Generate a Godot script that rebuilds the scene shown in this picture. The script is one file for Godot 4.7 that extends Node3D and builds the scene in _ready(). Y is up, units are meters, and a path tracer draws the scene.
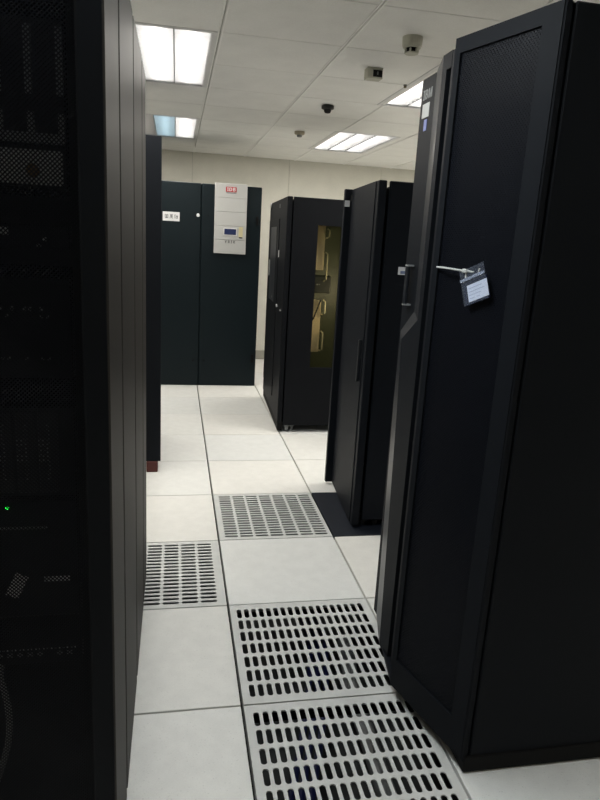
extends Node3D

const T := 0.6          # one raised-floor tile
const CEIL := 2.43
var taken := {}
var M := {}
var rng := RandomNumberGenerator.new()

# ---------------------------------------------------------------- naming and building helpers
func numbered(parent: Node, called: String) -> String:
	var key := str(parent.get_instance_id()) + called
	var n: int = taken.get(key, -1) + 1
	taken[key] = n
	return called if n == 0 else "%s_%03d" % [called, n]

func tag(o: Node, label: String, category: String, group := "") -> void:
	o.set_meta("label", label)
	o.set_meta("category", category)
	if group != "":
		o.set_meta("group", group)

func thing(called: String, label: String, category: String, at := Vector3.ZERO, group := "") -> Node3D:
	var o := Node3D.new()
	o.name = numbered(self, called)
	add_child(o, true)
	o.position = at
	tag(o, label, category, group)
	return o

func structure(called: String) -> Node3D:
	var o := Node3D.new()
	o.name = called
	add_child(o, true)
	o.set_meta("kind", "structure")
	return o

func put(parent: Node, called: String, mesh: Mesh, mat: Material, at := Transform3D()) -> MeshInstance3D:
	var o := MeshInstance3D.new()
	o.name = numbered(parent, called)
	o.mesh = mesh
	o.material_override = mat
	o.transform = at
	o.cast_shadow = GeometryInstance3D.SHADOW_CASTING_SETTING_ON
	parent.add_child(o, true)
	return o

func mb() -> SurfaceTool:
	var st := SurfaceTool.new()
	st.begin(Mesh.PRIMITIVE_TRIANGLES)
	return st

func part(parent: Node, called: String, st: SurfaceTool, mat: Material) -> MeshInstance3D:
	return put(parent, called, st.commit(), mat)

func tri(st: SurfaceTool, a: Vector3, b: Vector3, c: Vector3, out: Vector3) -> void:
	var n := (b - a).cross(c - a)
	if n.length_squared() < 1e-18:
		return
	n = n.normalized()
	if n.dot(out) < 0.0:
		var t := b
		b = c
		c = t
		n = -n
	for v in [a, c, b]:
		st.set_normal(n)
		st.add_vertex(v)

func quad(st: SurfaceTool, a: Vector3, b: Vector3, c: Vector3, d: Vector3, out: Vector3) -> void:
	tri(st, a, b, c, out)
	tri(st, a, c, d, out)

# a box with chamfered edges
func box(st: SurfaceTool, lo: Vector3, hi: Vector3, bev := 0.003, xf := Transform3D()) -> void:
	var c := (lo + hi) * 0.5
	var h := (hi - lo) * 0.5
	var b := minf(bev, minf(h.x, minf(h.y, h.z)) * 0.45)
	for a in 3:
		var u := (a + 1) % 3
		var w := (a + 2) % 3
		for s in [-1.0, 1.0]:
			var q: Array[Vector3] = []
			for k in [[-1.0, -1.0], [1.0, -1.0], [1.0, 1.0], [-1.0, 1.0]]:
				var p := Vector3.ZERO
				p[a] = s * h[a]
				p[u] = k[0] * (h[u] - b)
				p[w] = k[1] * (h[w] - b)
				q.append(xf * (c + p))
			var o := Vector3.ZERO
			o[a] = s
			quad(st, q[0], q[1], q[2], q[3], xf.basis * o)
		if b < 0.0002:
			continue
		for s in [-1.0, 1.0]:
			for t in [-1.0, 1.0]:
				var q2: Array[Vector3] = []
				for k in [[-1.0, 0], [1.0, 0], [1.0, 1], [-1.0, 1]]:
					var p := Vector3.ZERO
					p[a] = k[0] * (h[a] - b)
					p[u] = s * (h[u] - (b if k[1] == 0 else 0.0))
					p[w] = t * (h[w] - (0.0 if k[1] == 0 else b))
					q2.append(xf * (c + p))
				var o := Vector3.ZERO
				o[u] = s
				o[w] = t
				quad(st, q2[0], q2[1], q2[2], q2[3], xf.basis * o)
	if b < 0.0002:
		return
	for sx in [-1.0, 1.0]:
		for sy in [-1.0, 1.0]:
			for sz in [-1.0, 1.0]:
				var s := Vector3(sx, sy, sz)
				tri(st, xf * (c + s * (h - Vector3(0, b, b))), xf * (c + s * (h - Vector3(b, 0, b))), xf * (c + s * (h - Vector3(b, b, 0))), xf.basis * s)

func bx(parent: Node, called: String, lo: Vector3, hi: Vector3, mat: Material, bev := 0.003, xf := Transform3D()) -> MeshInstance3D:
	var st := mb()
	box(st, lo, hi, bev, xf)
	return part(parent, called, st, mat)

# four bars round an opening in a plane: u from u0 to u1, y from y0 to y1, hole hu0..hu1, hy0..hy1, thickness w0..w1.
# axis "z": u is x and the thickness runs in z; axis "x": u is z and the thickness runs in x.
func frame(st: SurfaceTool, axis: String, u: Vector4, y: Vector4, w0: float, w1: float, bev := 0.003, xf := Transform3D()) -> void:
	for r in [[u.x, u.y, y.x, y.w], [u.z, u.w, y.x, y.w], [u.y, u.z, y.x, y.y], [u.y, u.z, y.z, y.w]]:
		if axis == "z":
			box(st, Vector3(r[0], r[2], w0), Vector3(r[1], r[3], w1), bev, xf)
		else:
			box(st, Vector3(w0, r[2], r[0]), Vector3(w1, r[3], r[1]), bev, xf)

# round solid about y from a profile of (radius, height)
func lathe(st: SurfaceTool, profile: Array, seg := 20, xf := Transform3D()) -> void:
	var mid := Vector3(0, (profile[0].y + profile[profile.size() - 1].y) * 0.5, 0)
	for i in profile.size() - 1:
		var a: Vector2 = profile[i]
		var b: Vector2 = profile[i + 1]
		var slope := Vector2(b.y - a.y, a.x - b.x)
		if slope.length() < 1e-7:
			continue
		slope = slope.normalized()
		for k in seg:
			var t0 := TAU * k / seg
			var t1 := TAU * (k + 1) / seg
			var d0 := Vector3(cos(t0), 0, sin(t0))
			var d1 := Vector3(cos(t1), 0, sin(t1))
			var out := (d0 + d1) * 0.5 * slope.x + Vector3(0, slope.y, 0)
			quad(st, xf * (d0 * a.x + Vector3(0, a.y, 0)), xf * (d1 * a.x + Vector3(0, a.y, 0)), xf * (d1 * b.x + Vector3(0, b.y, 0)), xf * (d0 * b.x + Vector3(0, b.y, 0)), xf.basis * out)

func solid(r: float, y0: float, y1: float, bev := 0.002) -> Array:
	return [Vector2(0.0001, y0), Vector2(r - bev, y0), Vector2(r, y0 + bev), Vector2(r, y1 - bev), Vector2(r - bev, y1), Vector2(0.0001, y1)]

# round bar along a path
func tube(st: SurfaceTool, pts: PackedVector3Array, r: float, seg := 8) -> void:
	var rings := []
	for i in pts.size():
		var d := (pts[mini(i + 1, pts.size() - 1)] - pts[maxi(i - 1, 0)]).normalized()
		var side := d.cross(Vector3.UP if absf(d.y) < 0.9 else Vector3.RIGHT).normalized()
		var up := side.cross(d)
		var ring: Array[Vector3] = []
		for k in seg:
			var t := TAU * k / seg
			ring.append(pts[i] + (side * cos(t) + up * sin(t)) * r)
		rings.append(ring)
	for i in pts.size() - 1:
		for k in seg:
			var n := (k + 1) % seg
			var mid: Vector3 = (pts[i] + pts[i + 1]) * 0.5
			quad(st, rings[i][k], rings[i][n], rings[i + 1][n], rings[i + 1][k], (rings[i][k] + rings[i + 1][n]) * 0.5 - mid)
	for e in [0, pts.size() - 1]:
		var d := pts[0] - pts[1] if e == 0 else pts[e] - pts[e - 1]
		for k in seg:
			tri(st, pts[e], rings[e][k], rings[e][(k + 1) % seg], d)

# a convex or concave outline (u, v) given thickness: frame of reference o + u * du + v * dv, extruded along dn
func prism(st: SurfaceTool, outline: PackedVector2Array, o: Vector3, du: Vector3, dv: Vector3, dn: Vector3) -> void:
	var idx := Geometry2D.triangulate_polygon(outline)
	for i in range(0, idx.size(), 3):
		var q: Array[Vector3] = []
		for k in 3:
			q.append(o + du * outline[idx[i + k]].x + dv * outline[idx[i + k]].y)
		tri(st, q[0], q[1], q[2], -dn)
		tri(st, q[0] + dn, q[1] + dn, q[2] + dn, dn)
	var flip := 1.0 if Geometry2D.is_polygon_clockwise(outline) else -1.0
	for i in outline.size():
		var a := outline[i]
		var b := outline[(i + 1) % outline.size()]
		var n2 := Vector2(-(b.y - a.y), b.x - a.x) * flip
		var pa := o + du * a.x + dv * a.y
		var pb := o + du * b.x + dv * b.y
		quad(st, pa, pb, pb + dn, pa + dn, du * n2.x + dv * n2.y)

# a plate in the xz plane (top at y = 0) with rows of rounded slots cut through it
func slotted(size: Vector2, thick: float, field: Rect2, nx: int, nz: int, slot: Vector2) -> ArrayMesh:
	var st := mb()
	var cw := field.size.x / nx
	var cd := field.size.y / nz
	var r := minf(slot.x, slot.y) * 0.5
	var hx := maxf(slot.x * 0.5 - r, 0.0)
	var hz := maxf(slot.y * 0.5 - r, 0.0)
	var rim: Array[Vector2] = []
	var steps := 5
	for q in 4:
		for k in steps + 1:
			var a := PI * 0.5 * (q + float(k) / steps)
			var sx := 1.0 if q == 0 or q == 3 else -1.0
			var sz := 1.0 if q < 2 else -1.0
			rim.append(Vector2(sx * hx + cos(a) * r, sz * hz + sin(a) * r))
	var corner := atan2(cd, cw)
	var pairs := []
	for p in rim:
		var k := minf(cw * 0.5 / maxf(absf(p.x), 1e-6), cd * 0.5 / maxf(absf(p.y), 1e-6))
		pairs.append([p, p * k, atan2(p.y, p.x)])
	for a in [corner, PI - corner, -corner, corner - PI]:   # the corners of each cell
		var d := Vector2(cos(a), sin(a))
		var best := 1e9
		for i in rim.size():
			var e: Vector2 = rim[(i + 1) % rim.size()] - rim[i]
			var den := d.cross(e)
			if absf(den) < 1e-9:
				continue
			var t := rim[i].cross(e) / den
			var s := rim[i].cross(d) / den
			if t > 0.0 and s >= -0.001 and s <= 1.001:
				best = minf(best, t)
		pairs.append([d * best, Vector2(signf(d.x) * cw * 0.5, signf(d.y) * cd * 0.5), a])
	pairs.sort_custom(func(a, b): return a[2] < b[2])
	for ix in nx:
		for iz in nz:
			var c := Vector3(field.position.x + cw * (ix + 0.5), 0, field.position.y + cd * (iz + 0.5))
			for i in pairs.size():
				var a = pairs[i]
				var b = pairs[(i + 1) % pairs.size()]
				var ia := c + Vector3(a[0].x, 0, a[0].y)
				var ib := c + Vector3(b[0].x, 0, b[0].y)
				quad(st, ia, ib, c + Vector3(b[1].x, 0, b[1].y), c + Vector3(a[1].x, 0, a[1].y), Vector3.UP)
				var dn := Vector3(0, -thick, 0)
				quad(st, ia, ib, ib + dn, ia + dn, c - (ia + ib) * 0.5)
	var f := field
	for rr in [[-size.x * 0.5, size.x * 0.5, -size.y * 0.5, f.position.y], [-size.x * 0.5, size.x * 0.5, f.end.y, size.y * 0.5], [-size.x * 0.5, f.position.x, f.position.y, f.end.y], [f.end.x, size.x * 0.5, f.position.y, f.end.y]]:
		quad(st, Vector3(rr[0], 0, rr[2]), Vector3(rr[1], 0, rr[2]), Vector3(rr[1], 0, rr[3]), Vector3(rr[0], 0, rr[3]), Vector3.UP)
	for s in [-1.0, 1.0]:
		quad(st, Vector3(s * size.x * 0.5, 0, -size.y * 0.5), Vector3(s * size.x * 0.5, 0, size.y * 0.5), Vector3(s * size.x * 0.5, -0.035, size.y * 0.5), Vector3(s * size.x * 0.5, -0.035, -size.y * 0.5), Vector3(s, 0, 0))
		quad(st, Vector3(-size.x * 0.5, 0, s * size.y * 0.5), Vector3(size.x * 0.5, 0, s * size.y * 0.5), Vector3(size.x * 0.5, -0.035, s * size.y * 0.5), Vector3(-size.x * 0.5, -0.035, s * size.y * 0.5), Vector3(0, 0, s))
	return st.commit()

# perforated sheet: two crossing sets of thin diagonal bars filling u0..u1 by y0..y1, in the plane o + u * du + y * UP
func screen(st: SurfaceTool, u0: float, u1: float, y0: float, y1: float, o: Vector3, du: Vector3, dn: Vector3, pitch: float, wide: float) -> void:
	for s: float in [1.0, -1.0]:
		var c: float = (u0 if s > 0 else -u1) + y0
		var c_end: float = (u1 if s > 0 else -u0) + y1
		while c < c_end:
			# points with s * u + y = c
			var ya := clampf(c - s * u0, y0, y1)
			var ua := (c - ya) * s
			var yb := clampf(c - s * u1, y0, y1)
			var ub := (c - yb) * s
			if absf(ub - ua) > 0.002:
				var d := Vector2(ub - ua, yb - ya).normalized()
				var n2 := Vector2(-d.y, d.x) * wide * 0.5
				var q: Array[Vector3] = []
				for p in [Vector2(ua, ya) - n2, Vector2(ub, yb) - n2, Vector2(ub, yb) + n2, Vector2(ua, ya) + n2]:
					q.append(o + du * p.x + Vector3.UP * p.y)
				quad(st, q[0], q[1], q[2], q[3], dn)
				var dd := -dn * 0.0012
				quad(st, q[0] + dd, q[1] + dd, q[2] + dd, q[3] + dd, -dn)
				var side := du * n2.x + Vector3.UP * n2.y
				quad(st, q[0], q[1], q[1] + dd, q[0] + dd, -side)
				quad(st, q[3], q[2], q[2] + dd, q[3] + dd, side)
			c += pitch * sqrt(2.0)

func text(parent: Node, called: String, words: String, size: float, mat: Material, at: Transform3D, bold := true, stretch := 1.0) -> MeshInstance3D:
	var t := TextMesh.new()
	t.text = words
	var f := SystemFont.new()
	f.font_names = PackedStringArray(["Droid Sans"])
	f.font_weight = 700 if bold else 400
	t.font = f
	t.font_size = 32
	t.pixel_size = size / 32.0
	t.depth = 0.0015
	return put(parent, called, t, mat, at.scaled_local(Vector3(stretch, 1, 1)))

# ---------------------------------------------------------------- materials
func mat(srgb: Color, rough := 0.5, metal := 0.0, spec := 0.5) -> StandardMaterial3D:
	var m := StandardMaterial3D.new()
	m.albedo_color = srgb
	m.roughness = rough
	m.metallic = metal
	m.metallic_specular = spec
	return m

func glow(srgb: Color, energy: float) -> StandardMaterial3D:
	var m := mat(srgb, 0.6)
	m.emission_enabled = true
	m.emission = srgb
	m.emission_energy_multiplier = energy
	return m

# fine grain on a flat colour: a tile of noise drawn in the world's own axes
func grain(m: StandardMaterial3D, lo: float, hi: float, specks: int, speck: float, scale: float, seed_: int, freq := 0.02) -> StandardMaterial3D:
	var n := FastNoiseLite.new()
	n.seed = seed_
	n.frequency = freq
	n.fractal_octaves = 4
	var side := 256
	var im := n.get_seamless_image(side, side)
	im.convert(Image.FORMAT_RGB8)
	var r := RandomNumberGenerator.new()
	r.seed = seed_
	for y in side:
		for x in side:
			var v := lerpf(lo, hi, im.get_pixel(x, y).r) + r.randf_range(-0.012, 0.012)
			im.set_pixel(x, y, Color(v, v, v))
	for k in specks:
		var x := r.randi_range(1, side - 2)
		var y := r.randi_range(1, side - 2)
		var v := r.randf_range(speck, 1.0)
		im.set_pixel(x, y, Color(v, v, v))
		if r.randf() < 0.4:
			im.set_pixel(x + 1, y, Color(v, v, v))
	im.generate_mipmaps()
	m.albedo_texture = ImageTexture.create_from_image(im)
	m.uv1_triplanar = true
	m.uv1_world_triplanar = true
	m.uv1_scale = Vector3.ONE * scale
	return m

func make_materials() -> void:
	for k in 4:
		var w: Array = [Color(0.91, 0.91, 0.895), Color(0.90, 0.898, 0.88), Color(0.915, 0.91, 0.89), Color(0.895, 0.898, 0.888)]
		M["tile_%d" % k] = grain(mat(w[k], 0.42), 0.965, 1.0, 900, 0.88, 2.1, 11 + k)
	M.grate = grain(mat(Color(0.83, 0.835, 0.825), 0.4), 0.95, 1.0, 300, 0.9, 1.9, 31)
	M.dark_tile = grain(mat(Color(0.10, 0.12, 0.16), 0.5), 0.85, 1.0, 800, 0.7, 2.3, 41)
	M.subfloor = mat(Color(0.26, 0.27, 0.27), 0.9)
	M.ceiling = grain(mat(Color(0.945, 0.945, 0.935), 0.45), 0.97, 1.0, 0, 1.0, 0.9, 51)
	M.tbar = mat(Color(0.97, 0.97, 0.96), 0.5)
	M.wall = grain(mat(Color(0.855, 0.845, 0.80), 0.6), 0.96, 1.0, 0, 1.0, 0.7, 61)
	M.skirting = mat(Color(0.62, 0.61, 0.57), 0.5)
	M.slab = mat(Color(0.6, 0.6, 0.58), 0.8)
	M.black = grain(mat(Color(0.098, 0.108, 0.125), 0.52, 0.0, 0.18), 0.9, 1.0, 0, 1.0, 6.0, 71, 0.15)       # fine-textured powder coat
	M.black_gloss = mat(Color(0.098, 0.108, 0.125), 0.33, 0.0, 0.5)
	M.matte_black = grain(mat(Color(0.072, 0.078, 0.09), 0.5, 0.0, 0.2), 0.9, 1.0, 0, 1.0, 6.0, 73, 0.15)
	M.screen = mat(Color(0.07, 0.08, 0.105), 0.45, 0.0, 0.25)
	M.side_black = grain(mat(Color(0.215, 0.206, 0.195), 0.52, 0.0, 0.22), 0.92, 1.0, 0, 1.0, 5.0, 72, 0.15)
	M.dark = mat(Color(0.03, 0.03, 0.033), 0.7, 0.0, 0.3)
	M.ac = grain(mat(Color(0.062, 0.105, 0.122), 0.45, 0.0, 0.3), 0.94, 1.0, 0, 1.0, 5.0, 81, 0.15)
	M.panel = mat(Color(0.73, 0.73, 0.72), 0.45)
	M.white = mat(Color(0.86, 0.86, 0.86), 0.5)
	M.paper = mat(Color(0.80, 0.83, 0.90), 0.6)
	M.red = mat(Color(0.72, 0.13, 0.17), 0.4)
	M.print = mat(Color(0.25, 0.26, 0.27), 0.6)
	M.print_blue = mat(Color(0.45, 0.50, 0.62), 0.6)
	M.print_pale = mat(Color(0.64, 0.68, 0.78), 0.6)
	M.lcd = mat(Color(0.17, 0.21, 0.36), 0.25)
	M.cream = mat(Color(0.80, 0.76, 0.60), 0.5)
	M.blue = mat(Color(0.42, 0.47, 0.72), 0.5)
	M.steel = mat(Color(0.72, 0.72, 0.72), 0.35, 0.9)
	M.alu = mat(Color(0.88, 0.88, 0.88), 0.3, 0.6)
	M.gray = mat(Color(0.50, 0.51, 0.51), 0.5)
	M.lightgray = mat(Color(0.72, 0.73, 0.72), 0.5)
	M.amber = mat(Color(0.45, 0.33, 0.08), 0.5)
	M.rubber = mat(Color(0.05, 0.05, 0.05), 0.8)
	M.wood = mat(Color(0.30, 0.11, 0.09), 0.6)
	M.navy = mat(Color(0.06, 0.10, 0.30), 0.5)
	M.beige = mat(Color(0.84, 0.76, 0.58), 0.5)
	M.olive = mat(Color(0.20, 0.215, 0.12), 0.5)
	M.cable_red = mat(Color(0.55, 0.10, 0.10), 0.5)
	M.cable_gray = mat(Color(0.66, 0.66, 0.64), 0.5)
	M.cable_black = mat(Color(0.07, 0.07, 0.07), 0.5)
	M.detector = mat(Color(0.74, 0.735, 0.68), 0.5)
	M.tube = glow(Color(1.0, 0.99, 0.975), 6.0)
	M.tube_cool = glow(Color(0.80, 0.94, 1.0), 3.0)
	M.tube_off_glow = glow(Color(1.0, 0.97, 0.93), 0.7)  # unlit tube; faint glow put in so its bay looks grey
	M.green_led = glow(Color(0.15, 1.0, 0.3), 3.0)
	var g := mat(Color(0.16, 0.17, 0.10, 0.22), 0.02)
	g.transparency = BaseMaterial3D.TRANSPARENCY_ALPHA
	M.tinted = g
	var c := mat(Color(0.80, 0.85, 0.95, 0.04), 0.03, 0.0, 0.25)
	c.transparency = BaseMaterial3D.TRANSPARENCY_ALPHA
	M.clear = c
	c = mat(Color(0.80, 0.85, 0.95, 0.22), 0.2)
	c.transparency = BaseMaterial3D.TRANSPARENCY_ALPHA
	M.seam = c

# ---------------------------------------------------------------- the room
func build_room() -> void:
	var fl := structure("floor")
	# raised floor: one mesh for all plain tiles, four tones
	var st := mb()
	box(st, Vector3(-0.2953, -0.035, -0.2965), Vector3(0.2953, 0, 0.2965), 0.0015)
	var tile := st.commit()
	rng.seed = 5
	for gx in range(-3, 6):
		for gz in range(-2, 11):
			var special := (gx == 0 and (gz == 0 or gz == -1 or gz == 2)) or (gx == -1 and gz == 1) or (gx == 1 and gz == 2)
			var tone := rng.randi_range(0, 3)
			if special:
				continue
			put(fl, "floor_tile", tile, M["tile_%d" % tone], Transform3D(Basis(), Vector3((gx + 0.5) * T, 0, -(gz + 0.5) * T)))
	for r in [[-4.2, -1.8, -6.6, 1.2], [3.6, 6.0, -6.6, 1.2], [-4.2, 6.0, 1.2, 4.8]]:
		bx(fl, "floor_field", Vector3(r[0] + 0.003, -0.035, r[2] + 0.003), Vector3(r[1] - 0.003, 0, r[3] - 0.003), M.tile_1, 0.002)
	bx(fl, "subfloor", Vector3(-4.3, -0.55, -6.7), Vector3(6.1, -0.45, 4.9), M.subfloor, 0.0)
	# steel stringers the tiles lie on
	var ss := mb()
	for gx in range(-3, 7):
		box(ss, Vector3(gx * T - 0.012, -0.065, -6.6), Vector3(gx * T + 0.012, -0.036, 1.2), 0.001)
	for gz in range(-2, 12):
		box(ss, Vector3(-1.8, -0.064, -gz * T - 0.012), Vector3(3.6, -0.0365, -gz * T + 0.012), 0.001)
	var sg := part(fl, "stringer_grid", ss, M.dark)
	sg.set_meta("kind", "stuff")

	var ce := structure("ceiling")
	st = mb()
	box(st, Vector3(-0.2985, 0, -0.2985), Vector3(0.2985, 0.018, 0.2985), 0.004)
	var pan := st.commit()
	for ix in range(-3, 6):
		for iz in range(-5, 9):
			var x0 := -0.03 + ix * T
			var z1 := -1.57 - iz * T
			if (ix + 31) % 3 == 0 and (iz + 40) % 4 < 2 and ix <= 5:
				continue      # a light fitting fills these two cells
			if z1 - T < -6.26:
				continue
			put(ce, "ceiling_panel", pan, M.ceiling, Transform3D(Basis(), Vector3(x0 + 0.3, CEIL, z1 - 0.3)))
	for ix in range(-3, 7):
		var xb := -0.03 + ix * T
		if ix == 2:     # this pair of bars stops at the light fittings
			for seg in [[-6.25, -5.17], [-3.97, -2.77], [-1.57, 1.43]]:
				bx(ce, "tee_bar", Vector3(xb - 0.0115, CEIL - 0.004, seg[0]), Vector3(xb + 0.0115, CEIL + 0.012, seg[1]), M.tbar, 0.001)
			continue
		for e in [-0.0075, 0.0075]:
			bx(ce, "tee_bar", Vector3(xb + e - 0.004, CEIL - 0.004, -6.25), Vector3(xb + e + 0.004, CEIL + 0.012, 1.43), M.tbar, 0.001)
	for z in [-5.17, -2.77]:
		bx(ce, "filler_strip", Vector3(1.694, CEIL, z + 0.002), Vector3(1.7685, CEIL + 0.018, z + 1.198), M.ceiling, 0.001)
	bx(ce, "ceiling_border", Vector3(-1.83, CEIL, -6.25), Vector3(3.57, CEIL + 0.018, -5.775), M.ceiling, 0.002)
	bx(ce, "ceiling_border", Vector3(-4.2, CEIL, -6.25), Vector3(-1.834, CEIL + 0.018, 4.8), M.ceiling, 0.002)
	bx(ce, "ceiling_border", Vector3(3.574, CEIL, -6.25), Vector3(6.0, CEIL + 0.018, 4.8), M.ceiling, 0.002)
	bx(ce, "ceiling_border", Vector3(-1.83, CEIL, 1.434), Vector3(3.57, CEIL + 0.018, 4.8), M.ceiling, 0.002)
	bx(ce, "ceiling_slab", Vector3(-4.3, 2.62, -6.4), Vector3(6.1, 2.75, 4.9), M.slab, 0.0)

	var wb := structure("wall_back")
	bx(wb, "wall_core", Vector3(-4.3, -0.5, -6.4), Vector3(6.1, 2.7, -6.262), M.slab, 0.0)
	for k in range(-3, 5):
		var x0 := -0.045 + k * 1.15
		bx(wb, "wall_panel", Vector3(maxf(x0 + 0.0015, -4.2), 0, -6.262), Vector3(minf(x0 + 1.1485, 6.0), 2.44, -6.25), M.wall, 0.0015)
	var bb := structure("baseboard_back")
	bx(bb, "board", Vector3(-4.2, 0.001, -6.249), Vector3(6.0, 0.115, -6.238), M.skirting, 0.003)
	var wl := structure("wall_left")
	bx(wl, "wall_board", Vector3(-4.3, -0.5, -6.4), Vector3(-4.2, 2.7, 4.9), M.wall, 0.0)
	var wr := structure("wall_right")
	bx(wr, "wall_board", Vector3(6.0, -0.5, -6.4), Vector3(6.1, 2.7, 4.9), M.wall, 0.0)
	var wf := structure("wall_front")
	bx(wf, "wall_board", Vector3(-4.3, -0.5, 4.8), Vector3(6.1, 2.7, 4.9), M.wall, 0.0)

# a recessed fitting of three bays: tray, curved reflectors, tubes, cross blades
func make_light(cool_bay: int, energy: float) -> Node3D:
	var o := Node3D.new()
	var w := 0.535
	var l := 1.165
	var st := mb()
	frame(st, "z", Vector4(-w / 2 - 0.030, -w / 2, w / 2, w / 2 + 0.030), Vector4(-l / 2 - 0.017, -l / 2, l / 2, l / 2 + 0.017), 0.0, 0.012, 0.003, Transform3D(Basis(Vector3.RIGHT, -PI / 2), Vector3(0, -0.004, 0)))
	for s in [-1.0, 1.0]:
		box(st, Vector3(s * (w / 2 + 0.006) - 0.006, 0, -l / 2), Vector3(s * (w / 2 + 0.006) + 0.006, 0.11, l / 2), 0.0)
		box(st, Vector3(-w / 2, 0, s * (l / 2 + 0.005) - 0.005), Vector3(w / 2, 0.11, s * (l / 2 + 0.005) + 0.005), 0.0)
	box(st, Vector3(-w / 2 - 0.01, 0.11, -l / 2 - 0.01), Vector3(w / 2 + 0.01, 0.12, l / 2 + 0.01), 0.0)
	part(o, "housing", st, M.white)
	var bay := w / 3
	for k in 3:
		var cx := (k - 1) * bay
		var rf := mb()
		var n := 10
		for i in n:
			var a0 := PI * (float(i) / n)
			var a1 := PI * (float(i + 1) / n)
			var p0 := Vector2(-cos(a0) * (bay / 2 - 0.003), 0.012 + sin(a0) * 0.085)
			var p1 := Vector2(-cos(a1) * (bay / 2 - 0.003), 0.012 + sin(a1) * 0.085)
			var inward := Vector3(cos((a0 + a1) / 2), -sin((a0 + a1) / 2), 0)
			quad(rf, Vector3(cx + p0.x, p0.y, -l / 2), Vector3(cx + p1.x, p1.y, -l / 2), Vector3(cx + p1.x, p1.y, l / 2), Vector3(cx + p0.x, p0.y, l / 2), inward)
		part(o, "reflector", rf, M.white)
		var tb := mb()
		tube(tb, PackedVector3Array([Vector3(cx, 0.05, -l / 2 + 0.02), Vector3(cx, 0.05, l / 2 - 0.02)]), 0.013, 12)
		part(o, "tube", tb, M.tube_off_glow if cool_bay >= 0 and k == 0 else M.tube_cool if k == cool_bay else M.tube)
		var lv := mb()
		for i in 16:
			var z := -l / 2 + l * (i + 0.5) / 16
			box(lv, Vector3(cx - bay / 2 + 0.003, 0.004, z - 0.0012), Vector3(cx + bay / 2 - 0.003, 0.034, z + 0.0012), 0.0)
		var lo := part(o, "louvre", lv, M.alu)
		lo.set_meta("kind", "stuff")
	for s in [-0.5, 0.5]:
		bx(o, "divider", Vector3(s * bay - 0.002, 0.001, -l / 2), Vector3(s * bay + 0.002, 0.07, l / 2), M.gray, 0.0)
	var a := AreaLight3D.new()
	a.name = "area_light"
	a.area_size = Vector2(w, l)
	a.light_energy = energy
	a.light_color = Color(0.95, 0.985, 1.0) if cool_bay == -2 else Color(1.0, 0.98, 0.945)
	a.shadow_enabled = true
	a.area_range = 20.0
	a.position = Vector3(0, -0.012, 0)
	a.rotation = Vector3(-PI / 2, 0, 0)
	o.add_child(a, true)
	return o

func build_lights() -> void:
	var plain := make_light(-1, LAMP)
	var spots := [
		[-0.335, -2.17, "nearest lit ceiling light, over the left cabinet, its left side cut off by the cabinet", -1],
		[-0.33, -4.57, "small-looking ceiling light above the air conditioner with one bluish tube bay", 1],
		[1.41, -4.57, "ceiling light by the back wall, right of the aisle, showing three bright bays whole", -1],
		[1.41, -2.17, "ceiling light half hidden behind the top of the badge-bearing black cabinet", -1],
		[-0.33, 0.23, "ceiling light over the aisle near the camera, outside the photo", -2],
		[3.24, -4.57, "ceiling light by the back wall far to the right, outside the photo", -1],
		[3.24, -2.17, "ceiling light far to the right over the racks, outside the photo", -1],
		[3.24, 0.23, "ceiling light far to the right near the camera, outside the photo", -1],
		[-2.13, 0.23, "ceiling light far to the left near the camera, outside the photo", -1],
		[-2.13, -4.57, "ceiling light by the back wall far to the left, outside the photo", -1],
		[-2.13, -2.17, "ceiling light far to the left over the racks, outside the photo", -1],
	]
	for s in spots:
		var o: Node3D = plain.duplicate() if s[3] == -1 else make_light(s[3], LAMP * (0.85 if s[3] == 1 else 1.0))
		o.name = numbered(self, "ceiling_light")
		add_child(o, true)
		o.position = Vector3(s[0], CEIL, s[1])
		tag(o, s[2], "ceiling light", "recessed fluorescent lights in the ceiling")
	plain.free()

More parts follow.
